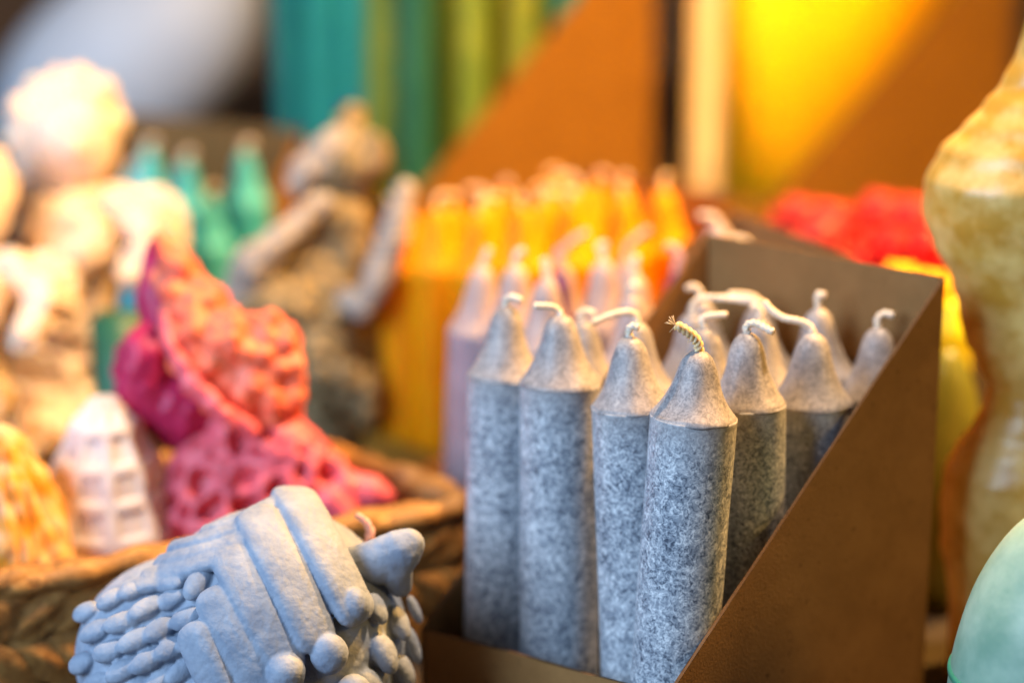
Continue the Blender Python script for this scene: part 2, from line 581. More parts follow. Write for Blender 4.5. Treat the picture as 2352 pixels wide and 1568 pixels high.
# ------------------------------------------------------------------ cardboard display boxes
def display_box(label, F, sdir, L1, L2, h_front, h_back, group, h_front_far=None, th=0.0010, mats=None, cat='box', name='cardboard_box', rough_cut=0.0, L2b=None):
    """F: front near corner on the ground (x,y), sdir unit (x,y) towards the high back; L1 deep, L2 wide"""
    s = Vector((sdir[0], sdir[1], 0)).normalized()
    t = Vector((-s.y, s.x, 0))
    o = thing(name, label, cat, (F[0], F[1], 0), None, group)
    kr, ke = mats or (M['kraft'], M['kraftedge'])
    if h_front_far is None: h_front_far = h_front

    def panel(nm, prof, origin, along, out):
        """prof: 2-D outline (u along, z); extruded by th towards -out (inside)"""
        bm = bmesh.new()
        f0 = [bm.verts.new(origin + along * u + Vector((0, 0, z))) for u, z in prof]
        f1 = [bm.verts.new(origin + along * u + Vector((0, 0, z)) - out * th) for u, z in prof]
        bm.faces.new(f0).material_index = 0
        bm.faces.new(list(reversed(f1))).material_index = 0
        n = len(prof)
        for i in range(n):
            f = bm.faces.new((f0[i], f0[(i + 1) % n], f1[(i + 1) % n], f1[i]))
            f.material_index = 1
        bmesh.ops.triangulate(bm, faces=[f for f in bm.faces if len(f.verts) > 4])
        return mesh_obj(nm, bm, [kr, ke], o, smooth=False)
    Z = Vector((0, 0, 0))

    def cut(a, b, n=26):
        pts = []
        for i in range(n + 1):
            k = i / n
            dz = rough_cut * (noise.noise(Vector((i * .9, 3.3, 1.7))) + .5 * noise.noise(Vector((i * 2.7, 1.3, 1.7)))) if 0 < i < n else 0
            pts.append((a[0] + (b[0] - a[0]) * k, a[1] + (b[1] - a[1]) * k + dz))
        return pts
    prof = [(0, 0), (L1, 0)] + [p for p in cut((L1, h_back), (0, h_front))]
    panel('side_panel', prof, Z, s, -t)
    prof2 = [(0, 0), (L1, 0)] + [p for p in cut((L1, h_back), (0, h_front_far))]
    if L2b is None: L2b = L2
    far_dir = (s * L1 - t * (L2 - L2b))
    far_len = far_dir.length
    far_dir.normalize()
    prof2 = [(u * far_len / L1, z) for u, z in prof2]
    panel('side_panel', prof2, t * L2, far_dir, far_dir.cross(Vector((0, 0, -1))))
    g = th + 0.0002
    panel('front_panel', [(g, 0), (L2 - g, 0)] + cut((L2 - g, h_front_far), (g, h_front), 16), Z + s * .0002, t, -s)
    panel('back_panel', [(g, 0), (L2b - g, 0), (L2b - g, h_back), (g, h_back)], s * (L1 - .0002), t, s)
    bm = bmesh.new()
    box_bm(bm, s * (L1 / 2) + t * (min(L2, L2b) / 2) + Vector((0, 0, .0008)), L1 - 2 * g - .0006, min(L2, L2b) - 2 * g - .0006, .0012, Matrix.Rotation(math.atan2(s.y, s.x), 3, 'Z'))
    mesh_obj('floor_panel', bm, kr, o, smooth=False)
    return o


def xy(px, D, z=0.0):
    p = ground_at(px, D, z)
    return (p.x, p.y)


def axis_xy(F, B):
    d = Vector((B[0] - F[0], B[1] - F[1]))
    return d.normalized(), d.length


# note: ground y depends on height for a pitched camera, so the corners are taken at the height where they were measured
def corner(px, py, D):
    p = U(px, py, D)
    return Vector((p.x, p.y)), p.z


Fp, Fz = corner(1536, 1600, 496)
Bp, Bz = corner(2170, 637, 545)
s_dir, L1 = axis_xy(Fp, Bp)
G_BOX = 'cardboard display boxes of candles'
display_box('brown cardboard box with diagonally cut sides holding the grey marbled candles', Fp, s_dir, L1, 0.096, Fz, Bz, G_BOX,
            h_front_far=Fz - 0.0105, rough_cut=.0006, L2b=.0865)
sv = Vector((s_dir.x, s_dir.y)); tv = Vector((-s_dir.y, s_dir.x))

# ------------------------------------------------------------------ lilac candles in a low tray
G_LIL = 'lilac candles behind the grey ones'
LIL = (M['lilac'], M['lilactip'], M['wick'])
LIL2 = (M['lilac'], M['lilactip'], M['pinkwick'])
lilac_list = [
    ('lilac candle at the left end of its tray, tip leaning right, full side showing', 1078, 645, 1108, 612, 645, [(1116, 590, 0), (1124, 570, 0)], LIL, 10.4),
    ('lilac candle second from left, with a round pale knot of wick', 1176, 630, 1184, 612, 630, [(1186, 592, 0), (1192, 580, 0), (1206, 576, 0)], LIL, 10.4),
    ('lilac candle between two grey tips, slim neck with straight upright wick', 1252, 612, 1256, 640, 612, [(1255, 615, 0), (1252, 592, 0)], LIL, 10.0),
    ('lilac candle behind the others with a long wick slanting up right', 1300, 668, 1292, 612, 668, [(1290, 584, 0), (1310, 558, 0), (1350, 532, 0)], LIL2, 9.0),
    ('lilac candle in the middle of the tray with a bulky pale round wick end', 1383, 648, 1386, 600, 648, [(1384, 580, 0), (1378, 566, 0), (1396, 562, 0)], LIL, 10.2),
    ('lilac candle just in front of the yellow ones with a slanted pink wick', 1446, 680, 1438, 600, 682, [(1440, 574, 0), (1462, 548, 0), (1492, 526, 0)], LIL2, 9.0),
    ('lilac candle right of the bulky wick one, small round bright wick', 1456, 634, 1458, 632, 634, [(1458, 610, 0), (1460, 596, 0), (1468, 596, 0)], LIL, 10.0),
    ('short lilac candle nearest the grey candles, folded wick', 1450, 612, 1452, 680, 612, [(1449, 664, 0), (1456, 656, 0), (1466, 662, 0)], LIL, 9.6),
]
for k, (lab, bpx, bD, apx, apy, aD, wp, ms, R) in enumerate(lilac_list):
    make_candle('lilac_candle', lab, 'candle', foot(bpx, U(apx, apy, aD).y + (bD - aD) * MM), U(apx, apy, aD), R * MM, 21 * MM, ms, [U(a, b, aD + c) for a, b, c in wp], G_LIL,
                wick_r=.0012, seed=40 + k * 2.3, seg=40, detail=1)
make_candle('purple_taper', 'thin dark purple taper leaning right beside the cardboard edge', 'candle', foot(1478, .640), U(1556, 606, 652), 2.6 * MM, 8 * MM,
            (M['purple'], M['purple'], M['pinkwick']), [U(1562, 590, 652), U(1550, 570, 652), U(1530, 566, 652)], 'thin purple tapers', wick_r=.0013, seed=3, seg=24, detail=0)
make_candle('purple_taper', 'thin dark purple taper leaning left between the lilac tips', 'candle', foot(1350, .645), U(1285, 600, 655), 2.6 * MM, 8 * MM,
            (M['purple'], M['purple'], M['pinkwick']), [U(1280, 585, 655), U(1290, 570, 655)], 'thin purple tapers', wick_r=.0013, seed=9, seg=24, detail=0)
Fpp = Fp + tv * .098 + sv * .056
display_box('low cardboard tray standing under the lilac candles', Fpp, s_dir, .074, .094, .030, .046, G_BOX)

# ------------------------------------------------------------------ yellow candles
G_YEL = 'yellow candles in the box behind the lilac ones'
YEL = (M['yellow'], M['yellow'], M['yellow'])
By, Bzy = corner(1682, 452, 768)
Fy = Vector((By.x, By.y)) - sv * .112
display_box('cardboard box with cut sides holding the yellow candles', Fy, s_dir, .112, .091, .020, Bzy, G_BOX, mats=(M['amberboard'], M['kraftedge']))
rr = random.Random(11)
wl = [['leftmost yellow candle, beside the khaki figurine wing', 'yellow candle behind the leftmost pair', 'yellow candle at the far left back of the box', 'yellow candle tip at the back, third from left'],
      ['yellow candle second in the nearest row, left of the lilac tips', 'yellow candle in the left middle of the box', 'yellow candle inside the box with a short bent wick', 'yellow candle in the back row before the orange panel'],
      ['yellow candle directly behind the leftmost lilac tips', 'yellow candle in the centre of the box', 'yellow candle right of the centre, paler wick', 'yellow candle in the back row under the tall orange panel'],
      ['yellow candle at the near corner, seen between lilac wicks', 'yellow candle along the near side panel', 'yellow candle along the side panel towards the back', 'yellow candle in the back right corner by the panel edge']]
for j in range(4):
    for i in range(4):
        p = Fy + sv * (.0135 + .0255 * i) + tv * (.0125 + .0216 * (3 - j))
        base = Vector((p.x, p.y, .0017))
        u_ = (784 - (492 - 20 * i + rr.uniform(-16, 16))) / FPX      # rows stand a little lower towards the back
        dd = p.y / (math.cos(PITCH) + u_ * math.sin(PITCH))
        h = HC + dd * (-math.sin(PITCH) + u_ * math.cos(PITCH)) - base.z
        apex = base + Vector((rr.uniform(-.003, .003), rr.uniform(-.003, .003), h))
        a = rr.uniform(0, 2 * PI)
        w = [apex + Vector((0, 0, .003)), apex + Vector((.003 * math.cos(a), .003 * math.sin(a), .005)), apex + Vector((.009 * math.cos(a), .009 * math.sin(a), .0045))]
        make_candle('yellow_candle', wl[j][i], 'candle', base, apex, .0112, .022, (M['yellow'], M['yellow'], M['goldwick']), w, G_YEL, wick_r=.0011, seed=rr.random() * 90, seg=36, detail=0)

# ------------------------------------------------------------------ narrow box with pale mauve stubs, behind the grey box
qn, qz = corner(1962, 588, 624)
qf, qz2 = corner(1690, 470, 700)
td = (qf - qn).normalized(); sd = Vector((td.y, -td.x))
Lq = (qf - qn).length
display_box('narrow cardboard box right behind the back panel of the grey candle box', qn - sd * .024, sd, .024, Lq, qz - .012, qz, G_BOX)
for k, (f, lab) in enumerate([(.86, 'mauve candle stub at the far end of the narrow box'), (.58, 'mauve candle stub next to the far one in the narrow box')]):
    p = qn - sd * .012 + td * Lq * f
    base = Vector((p.x, p.y, .0017)); apex = base + Vector((0, 0, qz - .004 - .004 * k))
    make_candle('mauve_candle', lab, 'candle', base, apex, .0098, .014, LIL, [apex + Vector((-.002, 0, .003)), apex + Vector((-.007, 0, .0035))], 'mauve candle stubs', wick_r=.0012, seed=k, seg=32, detail=0)


# ------------------------------------------------------------------ basket
def basket():
    a, az = corner(60, 1338, 552)
    b, bz = corner(1090, 1176, 614)
    d = (b - a).normalized(); n = Vector((-d.y, d.x))
    H = 0.044
    cen = b - d * .125 + n * .040
    corners = [b - d * .255, b, b + n * .030 - d * .004, b - d * .022 + n * .078, b - d * .06 + n * .088, b - d * .255 + n * .088]
    radii = [.02, .011, .012, .014, .02, .02]
    path = []
    m_ = len(corners)
    for i, c in enumerate(corners):
        pin = (corners[i - 1] - c).normalized(); pout = (corners[(i + 1) % m_] - c).normalized()
        p0 = c + pin * radii[i]; p2 = c + pout * radii[i]
        for q in range(9):
            t = q / 8
            path.append(p0 * (1 - t) ** 2 + c * 2 * t * (1 - t) + p2 * t * t)
    dense = []
    for i in range(len(path)):
        p, q = path[i], path[(i + 1) % len(path)]
        m = max(1, int((q - p).length / .003))
        for k in range(m): dense.append(p.lerp(q, k / m))
    cum = [0.0]
    for i in range(len(dense)): cum.append(cum[-1] + (dense[(i + 1) % len(dense)] - dense[i]).length)
    per = cum[-1]

    def at(s):
        s %= per
        lo, hi = 0, len(dense)
        while hi - lo > 1:
            m = (lo + hi) // 2
            if cum[m] <= s: lo = m
            else: hi = m
        p, q = dense[lo % len(dense)], dense[(lo + 1) % len(dense)]
        t = (s - cum[lo]) / max(1e-9, cum[lo + 1] - cum[lo])
        pos = p.lerp(q, t); tg = (q - p).normalized()
        return pos, tg, Vector((tg.y, -tg.x))   # outward
    mid = cen
    o = thing('wicker_basket', 'woven brown water hyacinth basket holding the coral, white and honey coloured figures', 'basket', (mid.x, mid.y, 0))
    loc = Vector((mid.x, mid.y, 0))
    rr = random.Random(5)
    bm = bmesh.new()

    def leaf(s, z, ds, dz, w, bulge, off):
        """one flat plaited strip, from (s,z) to (s+ds,z+dz)"""
        n_, m_ = 12, 6
        rows = []
        L = math.hypot(ds, dz)
        us, uz = ds / L, dz / L
        for i in range(n_ + 1):
            t = i / n_
            ww = w * (0.5 + .5 * math.sin(PI * min(1, max(0, t)) ) ** .6)
            row = []
            for k in range(m_ + 1):
                c = (k / m_ - .5) * ww
                S = s + ds * t - uz * c
                Zz = z + dz * t + us * c
                pos, tg, out = at(S)
                h = off + bulge * math.sin(PI * t) ** .8 + .0009 * math.cos(PI * (k / m_ - .5)) + .0004 * math.sin(c * 2600 + s * 900)
                row.append(bm.verts.new(Vector((pos.x + out.x * h, pos.y + out.y * h, max(.0006, Zz))) - loc))
            rows.append(row)
        for i in range(n_):
            for k in range(m_):
                bm.faces.new((rows[i][k], rows[i][k + 1], rows[i + 1][k + 1], rows[i + 1][k]))
    # inner wall liner gives the plait its thickness
    prev = None
    first = None
    for i in range(len(dense) + 1):
        pos, tg, out = at(cum[i % len(dense)])
        col = [bm.verts.new(Vector((pos.x + out.x * e, pos.y + out.y * e, z)) - loc) for e, z in ((0, .0005), (0, H), (-.003, H), (-.003, .0005))]
        if prev:
            for k in range(3): bm.faces.new((prev[k], prev[k + 1], col[k + 1], col[k]))
        prev = col
    rowh = .0150
    nrow = 3
    step = .0118
    cnt = int(per / step)
    for r in range(nrow):
        z0 = .0005 + r * rowh * .92
        for k in range(cnt):
            s = per * k / cnt + rr.uniform(-.001, .001)
            if r % 2 == 0: leaf(s, z0, .023, rowh * 1.02, .0112 * rr.uniform(.85, 1.1), .0022, .0004)
            else: leaf(s, z0 + rowh, .023, -rowh * 1.02, .0112 * rr.uniform(.85, 1.1), .0022, .0004)
    mesh_obj('woven_side', bm, M['strip'], o)
    bm = bmesh.new()
    pts = []
    N = 520
    for i in range(N):
        pos, tg, out = at(per * i / N)
        w = .0006 * noise.noise(Vector((pos.x * 40, pos.y * 40, 2)))
        pts.append(Vector((pos.x - out.x * .0005, pos.y - out.y * .0005, H + .0010 + w)) - loc)
    # rim: two twisted strands round the top
    for ph in (0, PI):
        path3 = []
        for i in range(N + 1):
            pos, tg, out = at(per * (i % N) / N)
            a = ph + 2 * PI * 9 * i / N
            rad = .0015
            p = pts[i % N] + Vector((out.x, out.y, 0)) * rad * math.cos(a) + Vector((0, 0, 1)) * rad * .55 * math.sin(a)
            path3.append(p)
        tube(bm, path3, lambda u: .0038 * (1 + .12 * math.sin(u * 230)), 12)
    mesh_obj('rim', bm, M['strip'], o)
    bm = bmesh.new()
    vs = [bm.verts.new(Vector((p.x, p.y, .002)) - loc) for p in dense]
    vs2 = [bm.verts.new(Vector((p.x, p.y, .0006)) - loc) for p in dense]
    bm.faces.new(vs); bm.faces.new(list(reversed(vs2)))
    for i in range(len(vs)): bm.faces.new((vs[i], vs[(i + 1) % len(vs)], vs2[(i + 1) % len(vs)], vs2[i]))
    bmesh.ops.triangulate(bm, faces=[f for f in bm.faces if len(f.verts) > 4])
    mesh_obj('base', bm, M['strip'], o, smooth=False)
    pass


basket()


# ------------------------------------------------------------------ pale blue feathered bird candle
def blue_bird():
    D0 = 530
    k = D0 / FPX * MM
    E = []   # ellipsoids the feathers lie on: centre, radii
    for px, py, rx, ry, rz in ((632, 1490, 318, 270, 345), (430, 1505, 262, 230, 240)):
        E.append((U(px, py, D0), rx * k, ry * k, rz * k))

    def hit(px, py):
        d = (FWD + RGT * ((px - 1176) / FPX) + UPV * ((784 - py) / FPX))
        best = None
        for c, rx, ry, rz in E:
            o = CAM - c
            oo = Vector((o.x / rx, o.y / ry, o.z / rz)); dd = Vector((d.x / rx, d.y / ry, d.z / rz))
            A = dd.dot(dd); B = 2 * oo.dot(dd); C = oo.dot(oo) - 1
            q = B * B - 4 * A * C
            if q >= 0:
                t = (-B - math.sqrt(q)) / (2 * A)
            else:
                t = -B / (2 * A)
            if best is None or t < best: best = t
        return CAM + d * best

    base = drop(590, 1450, D0)
    o = thing('bird_candle', 'powder blue wax bird with layered feathers and a raised ear tuft, before the basket', 'candle', base)
    # body
    bm = bmesh.new()
    for c, rx, ry, rz in E:
        ell(bm, c, rx * .97, ry, rz * .97, seg=48)
    c = U(600, 1600, D0); ell(bm, Vector((c.x, c.y, .012)), .042, .030, .0125, seg=40)
    # small overlapping scales
    rr = random.Random(2)
    def scale_feather(px, py, ang, ln, wd):
        p = hit(px, py)
        a = hit(px + 4 * math.cos(ang), py + 4 * math.sin(ang)); 
        x = (a - p).normalized()
        nrm = (p - E[0][0] if px > 640 else p - E[1][0]).normalized()
        y = nrm.cross(x).normalized(); z = x.cross(y)
        rot = Matrix((x, y, z)).transposed()
        tilt = Matrix.Rotation(-.22, 3, 'Y')
        ell(bm, p + nrm * wd * k * .15, ln * k, wd * k, wd * k * .70, rot @ tilt, seg=20)
    lines = []
    for r in range(-4, 13):
        for q in range(-6, 10):
            px = 458 + q * -58 + r * 27 + rr.uniform(-5, 5)
            py = 1350 + q * 25 + r * 46 + rr.uniform(-4, 4)
            # keep to the left of the long flight feathers
            xl = 455 + (py - 1340) * .10
            if px > xl or py < 1330 + max(0, (440 - px)) * .02 or py > 1680: continue
            if ((px - 430) / 245) ** 2 + (max(0, 1505 - py) / 225) ** 2 > 1.12: continue
            scale_feather(px, py, math.radians(150 + rr.uniform(-8, 8)), 44 + rr.uniform(-4, 4), 25)
    for px, py, ang, ln, wd in ((455, 1338, 120, 48, 26), (865, 1398, 80, 38, 24), (915, 1430, 80, 44, 28), (880, 1500, 75, 50, 32), (945, 1480, 85, 50, 22),
                                (925, 1540, 80, 48, 28), (950, 1400, 80, 36, 18), (850, 1580, 75, 52, 34), (905, 1620, 80, 44, 28),
                                ):
        scale_feather(px, py, math.radians(ang), ln, wd)
    b2 = remesh(bm, .00042, 1)
    displace(b2, lambda c, n: .00010 * noise.noise(c * 700) + .00012 * noise.noise(c * 240))
    to_local(b2, o)
    mesh_obj('body', b2, M['blue'], o)
    # wing with the long feathers
    bm = bmesh.new()

    def long_feather(pts, r0, r1, lift=.30, flat=.5):
        P = smooth_path([(x, y, 0) for x, y in pts], 10)
        n = len(P)
        for i, q in enumerate(P):
            r = (r0 + (r1 - r0) * i / (n - 1)) * k
            p = hit(q.x, q.y)
            cen = E[0][0]
            nrm = (p - cen).normalized()
            j = min(i + 1, n - 1); jj = max(i - 1, 0)
            x = (hit(P[j].x, P[j].y) - hit(P[jj].x, P[jj].y)).normalized()
            y = nrm.cross(x).normalized(); z = x.cross(y)
            rot = Matrix((x, y, z)).transposed()
            ell(bm, p + z * r * lift, r, r, r * flat, rot, seg=20, e=.76)
    long_feather([(676, 1158), (716, 1225), (758, 1305), (800, 1385)], 56, 53, .20, .50)
    long_feather([(598, 1208), (634, 1280), (676, 1360), (715, 1445)], 52, 50, .16, .45)
    long_feather([(538, 1300), (572, 1365), (610, 1440), (650, 1510)], 46, 45, .16, .45)
    long_feather([(500, 1392), (532, 1450), (566, 1510), (610, 1600)], 45, 44, .16, .5)
    long_feather([(462, 1472), (490, 1535), (520, 1600), (550, 1690)], 47, 44, .20, .6)
    for px, py, rx, rz in ((800, 1398, 40, 44), (748, 1500, 42, 47), (655, 1540, 43, 46), (800, 1585, 40, 44), (705, 1625, 42, 46)):
        p = hit(px, py); nrm = (p - E[0][0]).normalized()
        ell(bm, p + nrm * rx * k * .45, rx * k, rx * k * .85, rz * k, seg=24)
    # coverts running left from the ridge
    long_feather([(648, 1156), (570, 1192), (480, 1222)], 27, 20, .25, .6)
    long_feather([(612, 1186), (520, 1228), (405, 1258)], 25, 20, .25, .6)
    long_feather([(590, 1232), (500, 1264), (375, 1294)], 26, 22, .25, .6)
    long_feather([(520, 1280), (430, 1308), (350, 1325)], 30, 26, .2, .6)
    long_feather([(410, 1335), (350, 1342), (300, 1356)], 27, 24, .2, .6)
    b2 = remesh(bm, .00042, 1)
    displace(b2, lambda c, n: .00009 * noise.noise(c * 800) + .00020 * noise.noise(c * 200))
    to_local(b2, o)
    mesh_obj('wing', b2, M['blue'], o)
    # ear tuft
    bm = bmesh.new()
    pts = [(U(800, 1300, D0 - 12), 44 * k), (U(868, 1290, D0 - 14), 54 * k), (U(915, 1268, D0 - 15), 52 * k), (U(938, 1250, D0 - 15), 38 * k)]
    chain(bm, pts)
    chain(bm, [(U(905, 1300, D0 - 14), 44 * k), (U(918, 1340, D0 - 10), 30 * k)])
    b2 = remesh(bm, .0006, 4)
    for v in b2.verts:   # flatten from front to back, hollow the upper edge
        cy = U(880, 1280, D0 - 14).y
        v.co.y = cy + (v.co.y - cy) * .75
    displace(b2, lambda c, n: .00012 * noise.noise(c * 500))
    to_local(b2, o)
    mesh_obj('ear_tuft', b2, M['blue'], o)
    bm = bmesh.new()
    inv = local_of(o)
    tube(bm, smooth_path([inv @ U(846, 1250, D0), inv @ U(850, 1222, D0), inv @ U(842, 1200, D0), inv @ U(818, 1180, D0)], 8), lambda u: .0013 * (1.1 - .5 * u), 12, twist=900)
    mesh_obj('wick', bm, M['pinkwick'], o)


blue_bird()


# ------------------------------------------------------------------ sculpted wax figures
def figure(name, label, base, parts, group=None):
    """parts: (part name, build(bm), voxel, displacement, material)"""
    o = thing(name, label, 'candle', base, None, group)
    for pn, build, vox, dis, m in parts:
        bm = bmesh.new()
        build(bm)
        b2 = remesh(bm, vox, 3)
        if dis: displace(b2, dis)
        to_local(b2, o)
        for v in b2.verts:
            if v.co.z + base[2] < 0.0: v.co.z = -base[2]
        mesh_obj(pn, b2, m, o)
    return o


def cells(c, s):
    d, _ = noise.voronoi(c * s)
    return d


def lace(c, n):
    d = cells(c + Vector((0, 0, .01)), 105)
    e = d[1] - d[0]
    return -.0062 * min(1, max(0, (e - .16) / .22)) + .0005 * noise.noise(c * 300)


def crumbs(c, n):
    d = cells(c, 170)
    return .0042 * (.5 - d[0]) + .0022 * noise.noise(c * 140)


def coral_figure():
    D0 = 632
    k = D0 / FPX * MM
    def P(px, py, dd=0): return U(px, py, D0 + dd)
    def E(bm, px, py, rx, rz, ry, dd=0, rot=0):
        ell(bm, P(px, py, dd), rx * k, ry * k, rz * k, Matrix.Rotation(rot, 3, 'Y') if rot else None, seg=32)
    base = drop(560, 1000, D0, .0022)
    def hood(bm):
        chain(bm, [(P(352, 562, 2), 18 * k), (P(362, 610, 0), 40 * k), (P(372, 680, 0), 64 * k), (P(390, 740, 0), 66 * k)])
    def crest(bm):
        chain(bm, [(P(372, 560, -2), 20 * k), (P(402, 620, -4), 50 * k), (P(435, 690, -6), 66 * k), (P(480, 760, -6), 80 * k)])
    def cheek(bm):
        E(bm, 335, 870, 70, 128, 80, -2, .1); E(bm, 300, 845, 40, 75, 50, 4)
        E(bm, 420, 940, 95, 100, 80, 2)
    def wing(bm):
        E(bm, 545, 850, 175, 118, 60, -14, .72)
        E(bm, 600, 840, 100, 130, 55, -12)
        E(bm, 640, 880, 62, 90, 45, -8)
    def rim(bm):
        pts = [(P(376, 728, -18), 15 * k), (P(395, 800, -22), 20 * k), (P(440, 880, -24), 22 * k), (P(510, 945, -24), 22 * k), (P(580, 985, -20), 18 * k)]
        chain(bm, pts)
    def skirt(bm):
        E(bm, 590, 1010, 120, 110, 90)
        E(bm, 520, 1150, 160, 170, 110); E(bm, 640, 1130, 150, 130, 100, -4)
        chain(bm, [(P(640, 1030, -6), 90 * k), (P(740, 1100, -6), 70 * k), (P(800, 1140, -6), 60 * k)])
        b = P(560, 1100); ell(bm, Vector((b.x, b.y, .012)), .030, .022, .0118, seg=32)
        c = P(520, 1200); ell(bm, Vector((c.x, c.y, .03)), .022, .019, .028, seg=32)
    def foot(bm):
        chain(bm, [(P(790, 1120, -6), 46 * k), (P(850, 1130, -6), 44 * k), (P(880, 1140, -6), 30 * k)])
        chain(bm, [(P(760, 1150, -12), 40 * k), (P(790, 1180, -12), 34 * k)])
    figure('coral_figurine', 'coral red wax figurine with pierced lace skirt and crumbly wing, lying in the basket', base, [
        ('hood', hood, .0010, lambda c, n: .0006 * noise.noise(c * 90), M['crimson']),
        ('crest', crest, .0008, crumbs, M['coral']),
        ('cheek', cheek, .0010, lambda c, n: .0010 * noise.noise(c * 80) + .0012 * noise.noise(c * 230), M['crimson']),
        ('wing', wing, .0007, crumbs, M['coral']),
        ('wing_rim', rim, .0007, lambda c, n: .0012 * noise.noise(c * 240), M['rosepink']),
        ('skirt', skirt, .0007, lace, M['rosepink']),
        ('foot', foot, .0010, lambda c, n: .0006 * noise.noise(c * 120), M['rosepink'])])


coral_figure()


def angel(px0, py0, D0, label, group):
    """px0,py0: middle of the head"""
    k = D0 / FPX * MM
    def P(dx, dy, dd=0): return U(px0 + dx, py0 + dy, D0 + dd)
    def E(bm, dx, dy, rx, rz, ry, dd=0, rot=0):
        ell(bm, P(dx, dy, dd), rx * k, ry * k, rz * k, Matrix.Rotation(rot, 3, 'Y') if rot else None, seg=32)
    base = drop(px0, py0 + 500, D0)
    rr = random.Random(px0)
    def head(bm):
        E(bm, 18, 25, 98, 116, 95, -9)
        E(bm, 24, 40, 18, 18, 14, -25)   # nose
        E(bm, 10, 110, 62, 60, 60)
    def hair(bm):
        E(bm, -8, -30, 112, 95, 100, 8)
        for i in range(46):
            a = rr.uniform(PI * .72, PI * 2.25); q = rr.uniform(70, 112)
            E(bm, q * math.cos(a) * 1.02, q * math.sin(a) * 1.05 - 5, 34, 30, 34, rr.uniform(-4, 20))
        chain(bm, [(P(-85, 40, 0), 40 * k), (P(-95, 120, 0), 42 * k), (P(-90, 200, 2), 36 * k)])
    def bodyb(bm):
        E(bm, 60, 200, 165, 75, 80, 4); E(bm, 10, 130, 70, 80, 70, 2); E(bm, 10, 300, 125, 210, 110); E(bm, -20, 560, 170, 260, 140); E(bm, -40, 760, 205, 260, 160)
        b = P(-40, 760); ell(bm, Vector((b.x, b.y, .020)), .036, .030, .0198, seg=32)
    def rose(bm):
        E(bm, 15, 255, 92, 90, 60, -24)
        for i in range(9):
            a = i * .7; E(bm, 15 + 45 * math.cos(a), 255 + 45 * math.sin(a), 40, 38, 26, -33)
    def wing(bm):
        E(bm, 200, 215, 82, 92, 50, -2); E(bm, 225, 270, 60, 80, 40, -2)
        chain(bm, [(P(120, 170, -10), 50 * k), (P(200, 240, -22), 44 * k), (P(150, 330, -30), 36 * k)])
    dl = lambda c, n: .0026 * noise.noise(c * 80) + .0014 * noise.noise(c * 190)
    return figure('angel_figurine', label, base, [
        ('head', head, .0012, None, M['cream']), ('hair', hair, .0011, dl, M['cream']),
        ('gown', bodyb, .0012, lambda c, n: -.0036 * min(1, max(0, (cells(c, 105)[1] - cells(c, 105)[0] - .15) / .3)), M['cream']),
        ('rose', rose, .0010, dl, M['cream']), ('wing', wing, .0011, lambda c, n: -.0028 * min(1, max(0, (cells(c, 120)[1] - cells(c, 120)[0] - .15) / .3)), M['cream'])], group)


G_ANG = 'cream angel figurines at the left'
angel(150, 300, 785, 'cream wax angel figurine with round curly head and a rose, behind the basket', G_ANG)
angel(-95, 450, 735, 'cream wax angel figurine cut off by the left picture edge', G_ANG)


def khaki_figure():
    D0 = 778
    k = D0 / FPX * MM
    def P(px, py, dd=0): return U(px, py, D0 + dd)
    def E(bm, px, py, rx, rz, ry, dd=0, rot=0):
        ell(bm, P(px, py, dd), rx * k, ry * k, rz * k, Matrix.Rotation(rot, 3, 'Y') if rot else None, seg=32)
    base = drop(710, 700, D0)
    def head(bm):
        E(bm, 795, 385, 84, 92, 75); E(bm, 855, 360, 40, 60, 40, -4)
        chain(bm, [(P(800, 330), 50 * k), (P(812, 262), 30 * k)])
    def veil(bm):
        chain(bm, [(P(770, 330, -6), 40 * k), (P(710, 390, -6), 46 * k), (P(690, 420, -6), 34 * k)])
    def arm(bm):
        chain(bm, [(P(735, 470, -16), 30 * k), (P(650, 545, -20), 34 * k), (P(575, 610, -20), 50 * k), (P(560, 660, -16), 46 * k)])
    def torso(bm):
        E(bm, 770, 560, 90, 130, 70); E(bm, 720, 680, 120, 120, 80)
    def wing(bm):
        chain(bm, [(P(930, 440, -26), 26 * k), (P(908, 530, -26), 36 * k), (P(872, 630, -26), 38 * k), (P(836, 705, -26), 30 * k), (P(800, 690, -18), 30 * k)])
    def knit(bm):
        E(bm, 670, 770, 160, 140, 100, -10, .35); E(bm, 750, 840, 100, 110, 80, -8)
        chain(bm, [(P(740, 820, -14), 90 * k), (P(815, 890, -14), 55 * k), (P(848, 940, -14), 32 * k)])
    def seatb(bm):
        b = P(700, 850, 8)
        ell(bm, Vector((b.x, b.y, .022)), .026, .02, .0218, seg=32); ell(bm, Vector((b.x, b.y, .045)), .022, .018, .03, seg=32)
    kn = lambda c, n: .0046 * (.45 - cells(c, 165)[0]) + .0020 * noise.noise(c * 90)
    sm = lambda c, n: .0024 * (.45 - cells(c, 190)[0]) + .0012 * noise.noise(c * 90)
    figure('khaki_figurine', 'khaki knit textured wax figurine with a pale ribbed wing, behind the coral one', base, [
        ('head', head, .0011, sm, M['taupe']), ('veil', veil, .0011, sm, M['paletaupe']), ('arm', arm, .0011, sm, M['paletaupe']),
        ('torso', torso, .0012, sm, M['taupe']), ('wing', wing, .0010, lambda c, n: .0004 * math.sin(c.z * 2100) + .0008 * noise.noise(c * 150), M['paletaupe']),
        ('knitted_robe', knit, .0009, kn, M['taupe']), ('pedestal', seatb, .0012, None, M['taupe'])])


khaki_figure()


